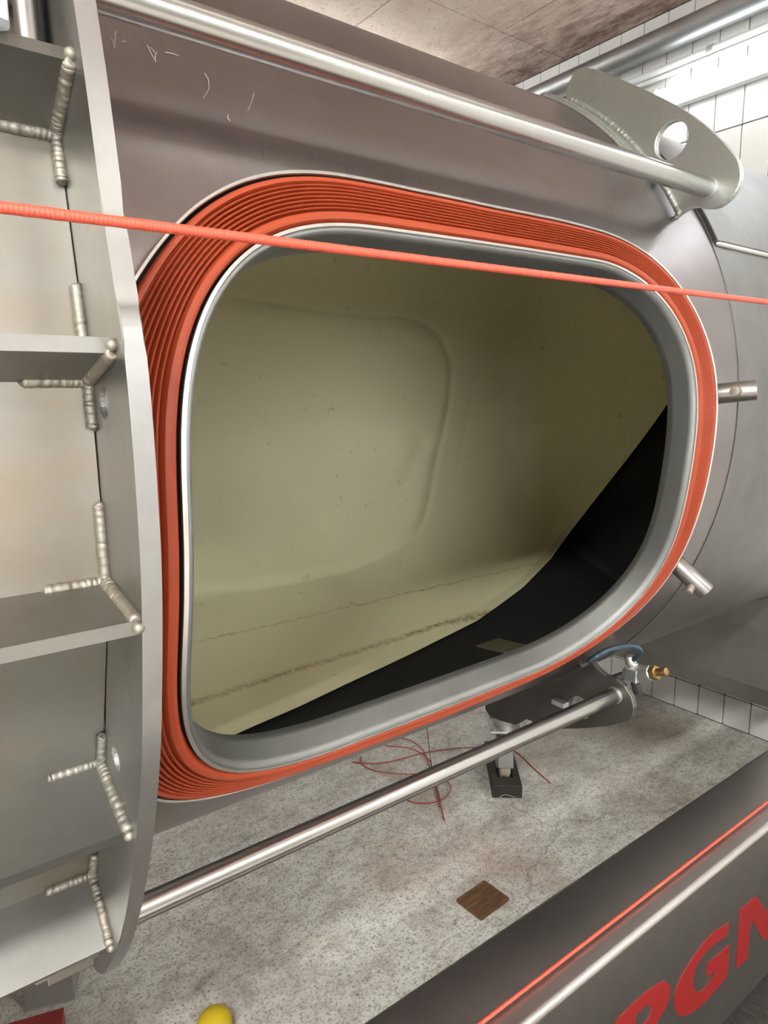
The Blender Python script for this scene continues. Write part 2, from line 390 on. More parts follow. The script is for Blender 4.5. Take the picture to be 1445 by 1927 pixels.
for wi, xc in enumerate((-1.85, -0.68)):  # unseen windows, made up as a soft fill source for the membrane
    wn = empty('window_%d' % (wi + 1), (xc, YF, 1.2), None, None); tag(wn, kind='structure')
    for k in (-1, 0, 1): box('window_frame', (xc + k * 0.55, YF + 0.03, 1.90), (0.06 if k else 0.04, 0.06, 1.46), M['paint'], wn, 0.004)
    for z in (1.2, 2.6): box('window_rail', (xc, YF + 0.03, z), (1.04, 0.06, 0.06), M['paint'], wn, 0.004)
    for k in (-1, 1): box('pane', (xc + k * 0.2725, YF + 0.015, 1.90), (0.505, 0.012, 1.34), M['pane'], wn)
    box('window_sill', (xc, YF + 0.07, 1.15), (1.2, 0.14, 0.04), M['paint'], wn, 0.004)
ceiling_lamp(1.40, 0.19, 1.6, M['overtube'], 'twin tube ceiling lamp straight above the aisle beside the tank')
for px_, yy, lb in ((-1.6, -1.05, 'over the aisle left of the camera'), (2.0, -2.3, 'in the corner by the tiled wall')):  # both panels are added fill, placed clear of the shell's mirror directions
    t = empty('ceiling_panel', (px_, yy, ZC - 0.07), 'flat white ceiling light panel ' + lb, 'lamp')
    box('panel_frame', (px_, yy, ZC - 0.025), (1.7, 0.36, 0.045), M['paint'], t, 0.006)
    box('diffuser', (px_, yy, ZC - 0.052), (1.6, 0.30, 0.012), M['fronttube' if px_ < 0 else 'cornertube'], t, 0.003)
ceiling_lamp(1.85, 3.05, 1.5, M['backtube'], 'twin tube ceiling lamp over the passage behind the tank')

# ================================================================== THE PRESS TANK
AY, AZ = 1.4006, 1.4462                   # tank axis
def cp(x, th, r): return Vector((x, AY - r * math.cos(th), AZ + r * math.sin(th)))
RS = 0.75
tank = empty('press_tank', (1.0, AY, AZ - 0.75), 'horizontal brushed stainless steel press tank with a wide orange sealed opening', 'tank')

# opening outline in (x, angle): polar radii about (0.68, -9 deg), every 3 degrees from -180
RI = [0.447, 0.4476, 0.4496, 0.4529, 0.4572, 0.4623, 0.4678, 0.4732, 0.4781, 0.4818, 0.4841, 0.4847, 0.4835, 0.4804, 0.4752, 0.4675, 0.4585, 0.4481, 0.4371, 0.4262, 0.4154, 0.4045, 0.3944, 0.3859, 0.3786, 0.3726, 0.3678, 0.3639, 0.3612, 0.3594, 0.3585, 0.3585, 0.3595, 0.3615, 0.3645, 0.3684, 0.3734, 0.3795, 0.3869, 0.3957, 0.4059, 0.4171, 0.428, 0.4383, 0.4481, 0.4572, 0.4654, 0.4727, 0.4784, 0.4828, 0.486, 0.4879, 0.4885, 0.4876, 0.4853, 0.4818, 0.4773, 0.4724, 0.4679, 0.4641, 0.4618, 0.4611, 0.4623, 0.4652, 0.4695, 0.475, 0.481, 0.4868, 0.492, 0.4959, 0.4981, 0.4983, 0.4966, 0.4927, 0.4863, 0.4786, 0.4692, 0.4586, 0.4473, 0.4351, 0.4222, 0.4102, 0.3999, 0.3911, 0.3837, 0.3776, 0.3727, 0.3689, 0.366, 0.3642, 0.3634, 0.3637, 0.3648, 0.367, 0.3701, 0.3744, 0.3798, 0.3863, 0.3942, 0.4036, 0.4142, 0.4255, 0.437, 0.4479, 0.458, 0.4666, 0.4739, 0.479, 0.4821, 0.4833, 0.4826, 0.4803, 0.4767, 0.4721, 0.467, 0.4618, 0.457, 0.4528, 0.4496, 0.4476]
WO = [0.0868, 0.0869, 0.087, 0.087, 0.087, 0.087, 0.087, 0.087, 0.087, 0.087, 0.087, 0.087, 0.087, 0.087, 0.087, 0.087, 0.087, 0.087, 0.087, 0.087, 0.087, 0.087, 0.087, 0.087, 0.087, 0.087, 0.087, 0.087, 0.087, 0.087, 0.087, 0.087, 0.087, 0.087, 0.087, 0.087, 0.087, 0.087, 0.087, 0.087, 0.087, 0.087, 0.087, 0.087, 0.087, 0.087, 0.087, 0.087, 0.087, 0.087, 0.087, 0.087, 0.087, 0.087, 0.0869, 0.0868, 0.0869, 0.0874, 0.0886, 0.0901, 0.0916, 0.0929, 0.094, 0.095, 0.0958, 0.0961, 0.0956, 0.0943, 0.0925, 0.0906, 0.0892, 0.0881, 0.0875, 0.0871, 0.0868, 0.0863, 0.0851, 0.0831, 0.0808, 0.079, 0.0779, 0.0773, 0.0767, 0.0757, 0.0744, 0.0732, 0.0722, 0.0714, 0.0708, 0.0706, 0.0709, 0.0715, 0.0722, 0.0729, 0.0738, 0.075, 0.0766, 0.0785, 0.0802, 0.0814, 0.0816, 0.0806, 0.0787, 0.0761, 0.0732, 0.0703, 0.0678, 0.066, 0.0655, 0.0666, 0.0694, 0.0737, 0.0786, 0.083, 0.0859, 0.0872, 0.0873, 0.087, 0.0867, 0.0866]
X0, T0, RR = 0.68, rad(-9), 0.77
def per(A, u):
    n = len(A); u = u % n; i = int(u); t = u - i
    p0, p1, p2, p3 = A[(i - 1) % n], A[i], A[(i + 1) % n], A[(i + 2) % n]
    return 0.5 * (2 * p1 + (p2 - p0) * t + (2 * p0 - 5 * p1 + 4 * p2 - p3) * t * t + (3 * p1 - p0 - 3 * p2 + p3) * t ** 3)
NPHI = 640
PH = [-PI + 2 * PI * k / NPHI for k in range(NPHI)]
def ring_pt(phi, t):
    """t = 0 on the inner rim edge, 1 on the outer rim edge -> (x, angle)"""
    u = (phi + PI) / (2 * PI) * 120
    q = per(RI, u) + per(WO, u) * t
    return X0 + q * math.cos(phi), T0 + q * math.sin(phi) / RR
def r_top(t): return 0.777 - 0.012 * t
def sweep(name, prof, mat, parent, closed=True, label=None, sharp=None):
    """prof: list of (t, dr) across the frame; swept round the opening"""
    v = []; f = []; m = len(prof)
    for phi in PH:
        for t, dr in prof:
            x, th = ring_pt(phi, t); v.append(cp(x, th, r_top(t) + dr))
    for i in range(NPHI):
        j = (i + 1) % NPHI
        for k in range(m if closed else m - 1):
            k2 = (k + 1) % m
            f.append((i * m + k, i * m + k2, j * m + k2, j * m + k))
    o = from_data(name, v, f, mat, parent, True, label)
    bm = bmesh.new(); bm.from_mesh(o.data); bmesh.ops.recalc_face_normals(bm, faces=bm.faces); bm.to_mesh(o.data); bm.free()
    o.data.set_sharp_from_angle(angle=rad(sharp or 35)); return o
# shell with the opening cut out
SX0, SX1 = -1.15, 1.335
def shell():
    v = []; f = []
    bx0, bx1, b0, b1 = 0.02, 1.325, rad(-58), rad(34)
    corners = []
    for xx in (bx0, bx1):
        for tt in (b0, b1): corners.append(math.atan2((tt - T0) * RR, xx - X0))
    ph = sorted(PH + corners); n = len(ph); m = 10
    for p in ph:
        xi, ti = ring_pt(p, 0.985)
        c, s = math.cos(p), math.sin(p) / RR
        k = min([q for q in ((bx0 - X0) / c if abs(c) > 1e-6 else 9e9, (bx1 - X0) / c if abs(c) > 1e-6 else 9e9,
                             (b0 - T0) / s if abs(s) > 1e-6 else 9e9, (b1 - T0) / s if abs(s) > 1e-6 else 9e9) if q > 0])
        xo, to = X0 + k * c, T0 + k * s
        for j in range(m):
            a = j / (m - 1); v.append(cp(xi + (xo - xi) * a, ti + (to - ti) * a, RS))
    for i in range(n):
        j = (i + 1) % n
        for k in range(m - 1): f.append((i * m + k, i * m + k + 1, j * m + k + 1, j * m + k))
    def strip(xa, xb, ta, tb, nx, nt_):
        o = len(v)
        for i in range(nx + 1):
            for j in range(nt_ + 1): v.append(cp(xa + (xb - xa) * i / nx, ta + (tb - ta) * j / nt_, RS))
        for i in range(nx):
            for j in range(nt_): f.append((o + i * (nt_ + 1) + j, o + i * (nt_ + 1) + j + 1, o + (i + 1) * (nt_ + 1) + j + 1, o + (i + 1) * (nt_ + 1) + j))
    strip(SX0, bx0, 0, 2 * PI, 6, 360); strip(bx1, SX1, 0, 2 * PI, 1, 360)
    strip(bx0, bx1, b1, b0 + 2 * PI, 8, 268)
    o = from_data('shell', v, f, M['shell'], tank, True)
    # consistent outward normals
    me = o.data; bm = bmesh.new(); bm.from_mesh(me)
    for fc in bm.faces:
        c = fc.calc_center_median()
        if fc.normal.dot(Vector((0, c.y - AY, c.z - AZ))) < 0: fc.normal_flip()
    bm.to_mesh(me); bm.free()
    for p in me.polygons: p.use_smooth = True
shell()
# right hand jacket with its domed end, then its long seam
def revolve(name, prof, mat, parent, seg=240, a0=0.0, a1=2 * PI, label=None):
    v = []; f = []; m = len(prof); full = abs(a1 - a0 - 2 * PI) < 1e-6; ns = seg if full else seg + 1
    for i in range(ns):
        th = a0 + (a1 - a0) * i / seg
        for x, r in prof: v.append(cp(x, th, r))
    for i in range(seg):
        j = (i + 1) % ns
        for k in range(m - 1): f.append((i * m + k, j * m + k, j * m + k + 1, i * m + k + 1))
    o = from_data(name, v, f, mat, parent, True, label)
    bm = bmesh.new(); bm.from_mesh(o.data); bmesh.ops.remove_doubles(bm, verts=bm.verts, dist=1e-6); bmesh.ops.recalc_face_normals(bm, faces=bm.faces); bm.to_mesh(o.data); bm.free()
    for p in o.data.polygons: p.use_smooth = True
    o.data.set_sharp_from_angle(angle=rad(35)); return o
revolve('end_shell', [(1.333, 0.745), (1.333, 0.7515), (1.36, 0.7515), (2.37, 0.7515)] + [(2.37 + 0.19 * math.sin(a), 0.7515 - 0.60 * (1 - math.cos(a))) for a in [PI / 2 * k / 10 for k in range(1, 11)]] + [(2.57, 0.0)], M['jacket'], tank)
revolve('left_end', [(SX0, RS)] + [(SX0 - 0.19 * math.sin(a), RS - 0.60 * (1 - math.cos(a))) for a in [PI / 2 * k / 10 for k in range(1, 11)]] + [(SX0 - 0.2, 0.0)], M['jacket'], tank, 120)
def arcplate(name, x0, x1, t0, t1, r0, r1, mat, parent, n=40, label=None):
    v = []; f = []
    for i in range(n + 1):
        th = t0 + (t1 - t0) * i / n
        for x, r in ((x0, r0), (x0, r1), (x1, r1), (x1, r0)): v.append(cp(x, th, r))
    for i in range(n):
        for k in range(4): f.append((i * 4 + k, i * 4 + (k + 1) % 4, i * 4 + 4 + (k + 1) % 4, i * 4 + 4 + k))
    f += [(3, 2, 1, 0), (n * 4, n * 4 + 1, n * 4 + 2, n * 4 + 3)]
    o = from_data(name, v, f, mat, parent, False, label)
    bm = bmesh.new(); bm.from_mesh(o.data); bmesh.ops.recalc_face_normals(bm, faces=bm.faces); bevel(bm, 0.0015, 1, 50); bm.to_mesh(o.data); bm.free()
    for p in o.data.polygons: p.use_smooth = True
    o.data.set_sharp_from_angle(angle=rad(35)); return o
arcplate('cover_plate', 1.345, 2.36, rad(26.2), rad(80), 0.750, 0.759, M['jacket'], tank, 50)
weld('weld_bead', [cp(x, rad(25.9), 0.754) for x in (1.345, 1.5, 1.7, 2.0, 2.3)], 0.0045, M['edge'], tank, 200, 3)

# opening frame: inner rim, groove, orange seal, outer rim, neck
fw = 0.006
sweep('inner_rim', [(0.0, -0.004), (0.0, 0.0), (0.055, 0.0), (0.055, -0.030), (0.0, -0.030)], M['edge'], tank, True, 'bright cut metal rim round the opening')
sweep('seal_groove', [(0.055, -0.004), (0.06, -0.030), (0.94, -0.022), (0.945, -0.004)], M['black'], tank, False, 'black groove that holds the seal')
prof = [(0.085, -0.028), (0.085, -0.008), (0.095, -0.003), (0.12, 0.0010), (0.16, 0.0030), (0.20, 0.0032), (0.235, 0.0024), (0.265, -0.001), (0.28, -0.006)]
ridges = [0.290 + 0.068 * k for k in range(7)]
for k, t in enumerate(ridges):
    prof += [(t, -0.0065), (t + 0.010, 0.0008), (t + 0.018, 0.0017), (t + 0.034, 0.0011), (t + 0.050, -0.0015), (t + 0.058, -0.0065)]
prof += [(0.772, -0.0065), (0.780, -0.0015), (0.795, 0.0008), (0.82, 0.0013), (0.86, 0.0010), (0.885, -0.001), (0.90, -0.006), (0.90, -0.022)]
sweep('inflatable_seal', prof, M['seal'], tank, False, 'ridged orange rubber seal round the opening', 28)
sweep('outer_rim', [(0.945, -0.028), (0.945, -0.001), (0.955, 0.0), (0.995, 0.0), (1.0, -0.002), (1.0, -0.028)], M['edge'], tank, True, 'pale metal rim outside the orange seal')
def neck():
    v = []; f = []; steps = 5
    for phi in PH:
        x, a = ring_pt(phi, 0.0)
        for k in range(steps): v.append(cp(x, a, r_top(0) - 0.001 - 0.051 * k / (steps - 1)))
    for i in range(NPHI):
        j = (i + 1) % NPHI
        for k in range(steps - 1): f.append((i * steps + k, j * steps + k, j * steps + k + 1, i * steps + k + 1))
    o = from_data('neck', v, f, M['neck'], tank, True, 'brushed metal inner lip of the opening')
    sm = o.modifiers.new('thick', 'SOLIDIFY'); sm.thickness = 0.005; sm.offset = 1.0
neck()
# inside: dark screen and the cream membrane
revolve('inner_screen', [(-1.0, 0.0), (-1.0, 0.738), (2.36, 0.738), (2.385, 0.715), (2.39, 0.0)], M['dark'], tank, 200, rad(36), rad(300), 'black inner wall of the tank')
MBX = [(-0.6, -84), (0.2, -86), (0.5, -88.2), (0.78, -91.7), (1.05, -96.1), (1.56, -103.7), (1.9, -112), (2.18, -120.7), (2.37, -127.9), (9, -127.9)]
def interp(tab, x):
    for (a, b), (c, d) in zip(tab[:-1], tab[1:]):
        if x <= c: return b + (d - b) * max(0, (x - a) / (c - a))
    return tab[-1][1]
IMP = catmull([(-0.6, 149, 0), (0.3, 150.0, 0), (0.837, 150.8, 0), (1.17, 152.7, 0), (1.476, 153.5, 0), (1.647, 153.5, 0), (1.779, 156.6, 0), (1.869, 161.9, 0), (1.92, 169.6, 0), (1.908, 183.4, 0), (1.779, 204.0, 0), (1.645, 218.5, 0), (1.452, 226.4, 0), (1.204, 229.6, 0), (0.89, 229.9, 0), (0.6, 228, 0), (-0.6, 228, 0)], 3)
IMP = [(p.x, rad(p.y) * 0.715) for p in IMP]
FOLD = [(1.204, rad(229) * .715), (1.36, rad(221) * .715), (1.49, rad(212.3) * .715), (1.64, rad(203) * .715), (1.75, rad(193) * .715)]
CR2 = [(0.5, rad(160) * .715), (0.903, rad(160.9) * .715), (1.192, rad(162.1) * .715), (1.609, rad(164.6) * .715)]
CR3 = [(2.12, rad(158) * .715), (2.101, rad(164) * .715), (2.019, rad(187.2) * .715), (1.905, rad(204.9) * .715)]
def pdist(P, x, s):
    best = 9; sg = 1
    for (ax, ay), (bx, by) in zip(P[:-1], P[1:]):
        dx, dy = bx - ax, by - ay; L = dx * dx + dy * dy
        t = max(0, min(1, ((x - ax) * dx + (s - ay) * dy) / L)); ex, ey = x - ax - t * dx, s - ay - t * dy
        d = math.hypot(ex, ey)
        if d < best: best = d; sg = 1 if dx * ey - dy * ex > 0 else -1
    return best * sg
def sm(a, b, x):
    t = max(0.0, min(1.0, (x - a) / (b - a))); return t * t * (3 - 2 * t)
def membrane():
    prof = []                                   # (x, r, blend)
    nx = 190
    for i in range(nx + 1):
        prof.append((-0.6 + (2.20 + 0.6) * i / nx, 0.715))
    for k in range(1, 13):
        a = PI / 2 * k / 12; prof.append((2.20 + 0.15 * math.sin(a), 0.715 - 0.15 * (1 - math.cos(a))))
    for k in range(1, 13): prof.append((2.35 + 0.015 * math.sin(PI * k / 12), 0.565 * (1 - k / 12) + 0.002))
    v = []; f = []; uv = []; nt_ = 400
    for x, r in prof:
        tb = 360 + interp(MBX, x); ta = 46.0
        for j in range(nt_ + 1):
            a = j / nt_; th = rad(ta + (tb - ta) * a); s = th * 0.715
            dr = 0.0
            edge = (rad(tb) - th) * max(r, .1)
            dr += 0.018 * (1 - sm(0.0, 0.035, edge))                      # the hem rolls back to the wall
            if r > 0.7:
                d = pdist(IMP, x, s)
                dr += -0.013 * sm(-0.004, 0.045, d)
                fd = 1.0 - 0.75 * sm(215, 228, math.degrees(th)) - 0.55 * (1 - sm(0.6, 1.0, x)); dr += 0.009 * fd * math.exp(-(d / 0.008) ** 2)
                d = pdist(FOLD, x, s); dr += 0.010 * math.exp(-(d / 0.032) ** 2)
                d = pdist(CR2, x, s); dr += 0.0018 * math.exp(-(d / 0.014) ** 2)
                d = pdist(CR3, x, s); dr += 0.0022 * math.exp(-(d / 0.012) ** 2)
                e = math.hypot(x - 1.12, (s - rad(236) * .715)); dr -= 0.010 * math.exp(-(e / 0.07) ** 2)
                e = math.hypot(x - 0.72, (s - rad(226) * .715)); dr += 0.010 * math.exp(-(e / 0.10) ** 2)
            dr += 0.005 * noise.noise(Vector((x * 2.2, s * 2.2, 1.7))) + 0.0015 * noise.noise(Vector((x * 7, s * 7, 4)))
            v.append(cp(x, th, max(0.0005, r + dr))); uv.append((x, math.degrees(th)))
    m = nt_ + 1
    for i in range(len(prof) - 1):
        for j in range(nt_): f.append((i * m + j, (i + 1) * m + j, (i + 1) * m + j + 1, i * m + j + 1))
    me = bpy.data.meshes.new('membrane'); me.from_pydata([tuple(p) for p in v], [], f)
    ul = me.uv_layers.new(name='UVMap')
    for li, lp_ in enumerate(me.loops): ul.data[li].uv = uv[lp_.vertex_index]
    mat, nt, b = nodes('cream_membrane'); g = geo(nt)
    t = N(nt, 'ShaderNodeUVMap'); sx = N(nt, 'ShaderNodeSeparateXYZ'); nt.links.new(t.outputs[0], sx.inputs[0])
    n1 = ntex(nt, g, 3.0, 5, 0.6)
    c = mix(nt, n1, (0.80, 0.74, 0.49), (0.72, 0.66, 0.42))
    sp = ntex(nt, g, 26.0, 3, 0.6)
    c = mix(nt, ramp(nt, sp, [(0.66, (0, 0, 0)), (0.76, (0.45, 0.45, 0.45))]), c, (0.34, 0.29, 0.13))
    wob = ntex(nt, g, 22.0, 4, 0.7); thr = ntex(nt, g, 60.0, 4, 0.8); lg = ntex(nt, geo(nt, (1, 0.2, 0.2)), 2.3, 3, 0.6)
    for ang, wd, amt in ((241.0, 0.45, 0.6), (256.6, 1.35, 1.0)):
        a1 = N(nt, 'ShaderNodeMath', operation='MULTIPLY_ADD'); a1.inputs[1].default_value = 2.2; nt.links.new(wob, a1.inputs[0]); nt.links.new(sx.outputs[1], a1.inputs[2])
        if ang > 250:     # the lower tide line climbs a little along the tank
            a0 = N(nt, 'ShaderNodeMath', operation='MULTIPLY_ADD'); a0.inputs[1].default_value = 3.4; nt.links.new(sx.outputs[0], a0.inputs[0]); nt.links.new(a1.outputs[0], a0.inputs[2]); a1 = a0; ang += 3.6
        a2 = N(nt, 'ShaderNodeMath', operation='SUBTRACT'); nt.links.new(a1.outputs[0], a2.inputs[0]); a2.inputs[1].default_value = ang + 1.1
        a3 = N(nt, 'ShaderNodeMath', operation='ABSOLUTE'); nt.links.new(a2.outputs[0], a3.inputs[0])
        a4 = N(nt, 'ShaderNodeMapRange'); a4.inputs['From Min'].default_value = wd; a4.inputs['From Max'].default_value = 0.0; nt.links.new(a3.outputs[0], a4.inputs[0])
        a5 = N(nt, 'ShaderNodeMath', operation='MULTIPLY'); nt.links.new(a4.outputs[0], a5.inputs[0]); nt.links.new(ramp(nt, thr, [(0.36, (0, 0, 0)), (0.56, (amt,) * 3)]), a5.inputs[1])
        a6 = N(nt, 'ShaderNodeMath', operation='MULTIPLY'); nt.links.new(a5.outputs[0], a6.inputs[0]); nt.links.new(ramp(nt, lg, [(0.30, (0.25,) * 3), (0.55, (1, 1, 1))]), a6.inputs[1])
        c = mix(nt, a6.outputs[0], c, (0.25, 0.165, 0.06))
    nt.links.new(c, b.inputs['Base Color']); b.inputs['Roughness'].default_value = 0.62
    bump(nt, b, ntex(nt, g, 420.0, 2, 0.6), 0.25, 0.001)
    me.materials.append(mat)
    o = link('membrane', me, None, tank, True, 'cream membrane lining the back of the tank, with brown stain lines')
    bm = bmesh.new(); bm.from_mesh(me)
    bmesh.ops.recalc_face_normals(bm, faces=bm.faces); bm.to_mesh(me); bm.free()
    for p in me.polygons: p.use_smooth = True
membrane()
# drain channel piece on the tank bottom
dc = arcplate('drain_channel', 1.36, 1.46, rad(-88), rad(-73), 0.690, 0.737, M['pin'], tank, 8, 'folded steel drain channel end')
weld('weld_bead', [cp(x, rad(-72.8), 0.693) for x in (1.363, 1.39, 1.42, 1.457)], 0.004, M['edge'], tank, 60, 8)

# ---- dust threads clinging to the shell under the upper rod
v = []; f = []
for g in [[(0.2437, 33.83), (0.2401, 32.73), (0.2364, 31.67)], [(0.2356, 32.77), (0.2372, 32.45), (0.2373, 31.84)], [(0.274, 33.22), (0.2747, 32.26), (0.2778, 31.49)], [(0.2821, 32.68), (0.2784, 31.99), (0.2772, 31.48)], [(0.2762, 33.06), (0.278, 32.76), (0.2804, 32.51)], [(0.2918, 32.98), (0.2983, 32.94), (0.3072, 33.05)], [(0.3313, 31.75), (0.3327, 31.0), (0.3302, 29.99)], [(0.3302, 29.99), (0.3249, 29.3), (0.3206, 28.86)], [(0.371, 28.71), (0.3786, 29.65), (0.3871, 31.04)], [(0.247, 32.85), (0.2487, 32.71), (0.2518, 32.95)], [(0.3449, 27.77), (0.3422, 27.26), (0.3445, 27.05)]]:
    P = catmull([cp(x, rad(a), 0.7508 + 0.0012 * (i % 2)) for i, (x, a) in enumerate(g)], 4)
    tv, tf = tube_data(P, 0.00035, 5); n0 = len(v); v += tv; f += [tuple(k + n0 for k in q) for q in tf]
dt = from_data('dust_threads', v, f, M['whitewire'], tank, True, 'pale cobweb threads stuck to the shell'); dt['kind'] = 'stuff'
# ---- guide rods
ROD_T = (0.6858, 1.8494); ROD_B = (0.8175, 0.8419); XB = 1.235
for (y, z) in (ROD_T, ROD_B):
    cyl('guide_rod', (-1.1, y, z), (XB + 0.004, y, z), 0.0165, M['rod'], tank, 48, 0.001, 'polished steel guide rod')
# ---- bracket plates that hold the rods
def circ(y, z, r, n=28, ky=1.0): return [(y + ky * r * math.cos(2 * PI * k / n), z + r * math.sin(2 * PI * k / n)) for k in range(n)]
BRT = [(1.0096, 2.1066), (1.0004, 2.1302), (0.9884, 2.1431), (0.9685, 2.1426), (0.9292, 2.1246), (0.8588, 2.0786), (0.793, 2.0336), (0.7473, 1.9991), (0.7112, 1.9684), (0.6759, 1.9322), (0.6492, 1.9025), (0.6335, 1.8777), (0.6292, 1.8495), (0.6398, 1.8277), (0.6633, 1.8146), (0.6851, 1.8158), (0.7079, 1.8229), (0.7231, 1.8219), (0.7383, 1.8163), (0.7504, 1.8082)]
def arc_pts(t0, t1, r, n):
    return [(AY - r * math.cos(rad(t0 + (t1 - t0) * k / n)), AZ + r * math.sin(rad(t0 + (t1 - t0) * k / n))) for k in range(n + 1)]
BRT = [(p.x, p.y) for p in catmull([(a, b, 0) for a, b in BRT], 3)]
bt = prism('bracket_plate', BRT + arc_pts(30, 58, 0.757, 10), lambda a, b, t: (XB + t, a, b), 0.013, M['bracket'], tank, [circ(0.7625, 1.9496, 0.0325)], 0.0012, 'upper steel bracket plate with a round hole')
arcplate('doubler', 1.205, 1.262, rad(36), rad(62), 0.7495, 0.759, M['bracket'], bt, 30)
weld('weld_bead', [cp(XB - 0.003, rad(a), 0.762) for a in (58, 52, 46, 40, 34, 29)], 0.0060, M['bracket'], bt, 150, 1)
weld('weld_bead', [cp(1.203, rad(a), 0.752) for a in (62, 55, 48, 42, 36)], 0.0045, M['bracket'], bt, 150, 2)
cyl('rod_collar', (XB - 0.006, *ROD_T), (XB + 0.02, *ROD_T), 0.0185, M['bracket'], bt, 32, 0.001)
BRB = [(0.8851, 0.902), (0.8672, 0.8875), (0.8442, 0.8776), (0.8169, 0.8795), (0.7951, 0.8699), (0.7782, 0.8515), (0.7707, 0.8298), (0.7731, 0.8091), (0.7852, 0.7933), (0.8322, 0.7625), (0.8882, 0.7341), (0.9859, 0.6913), (1.035, 0.672), (1.05, 0.6861), (1.068, 0.684), (1.0884, 0.6658), (1.1026, 0.6541), (1.1549, 0.6448), (1.1941, 0.6413), (1.2105, 0.6565), (1.2105, 0.72)]
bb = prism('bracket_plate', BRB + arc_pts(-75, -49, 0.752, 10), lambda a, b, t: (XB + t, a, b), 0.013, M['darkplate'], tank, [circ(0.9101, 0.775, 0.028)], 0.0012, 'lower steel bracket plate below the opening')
cyl('rod_collar', (XB - 0.004, *ROD_B), (XB + 0.02, *ROD_B), 0.0185, M['bracket'], bb, 32, 0.001)
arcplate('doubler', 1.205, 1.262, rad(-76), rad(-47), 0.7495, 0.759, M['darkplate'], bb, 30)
box('stop_tab', (XB - 0.012, 0.955, 0.775), (0.02, 0.035, 0.012), M['galv'], bb, 0.001)
# ---- two stub pins with a cross bolt
def pin(a, b, bolt):
    p = cyl('stub_pin', a, b, 0.0185, M['pin'], tank, 32, 0.001)
    a = Vector(a); b = Vector(b); c = a + (b - a) * 0.62
    e = c + Vector(bolt) * 0.034
    q = cyl('cross_bolt', c, e, 0.0085, M['weld'], p, 16, 0.0008)
pA = cp(1.25, rad(3.3), 0.745); nA = Vector((0.55, -0.82, 0.02)).normalized()
pin(pA, cp(1.285, rad(3.6), 0.806), Vector((-0.96, -0.2, 0.02)).normalized())
pin(cp(1.262, rad(-23), 0.745), cp(1.29, rad(-25.0), 0.815), Vector((-0.80, -0.1, -0.52)).normalized())

# ================================================================== SLIDING DOOR
XD0, XD1 = 0.150, 0.166
door = empty('sliding_door', (-0.4, 0.75, 0.72), 'ribbed stainless steel sliding door pushed open on the left', 'door')
FL = [(0.60, 1.90), (0.5697, 1.7841), (0.5537, 1.7184), (0.5369, 1.631), (0.5198, 1.5689), (0.5110, 1.5383), (0.5060, 1.4773), (0.5070, 1.3969), (0.5108, 1.3545), (0.5184, 1.3091), (0.5291, 1.2603), (0.542, 1.2076), (0.5635, 1.1472), (0.5941, 1.0767), (0.6576, 0.959), (0.7048, 0.8927), (0.7636, 0.8241), (0.80, 0.792), (0.8423, 0.772), (0.875, 0.775)]
FLs = [(p.x, p.y) for p in catmull([(a, b, 0) for a, b in FL], 4)]
K = [(0.6439, 1.7141), (0.6074, 1.5161), (0.6042, 1.3339), (0.6823, 1.1285), (0.775, 0.9466)]
T = [(0.5804, 1.7468), (0.5326, 1.5354), (0.5192, 1.3213), (0.5977, 1.0983), (0.7151, 0.8941)]
inner = arc_pts(-52, 40, 0.786, 30)
hl = [circ(0.5737, 1.4936, 0.0125, 20), circ(0.6311, 1.1578, 0.012, 20)]
for x0, nm in ((XD0, 1), (-0.95, 0)):
    fo = prism('end_flange', FLs + inner, lambda a, b, t, x0=x0: (x0 + t, a, b), XD1 - XD0, M['flange'], door, hl, 0.0012, 'thick curved end plate of the door')
    fo.data.materials.append(M['flangeedge'])
    for p in fo.data.polygons:
        if abs(p.normal.x) < 0.4: p.material_index = 1
    if nm:
        for (y, z) in ((0.5737, 1.4936), (0.6311, 1.1578)): cyl('bolt', (XD0 + 0.004, y, z), (XD0 + 0.013, y, z), 0.0122, M['galv'], fo, 16, 0.001)
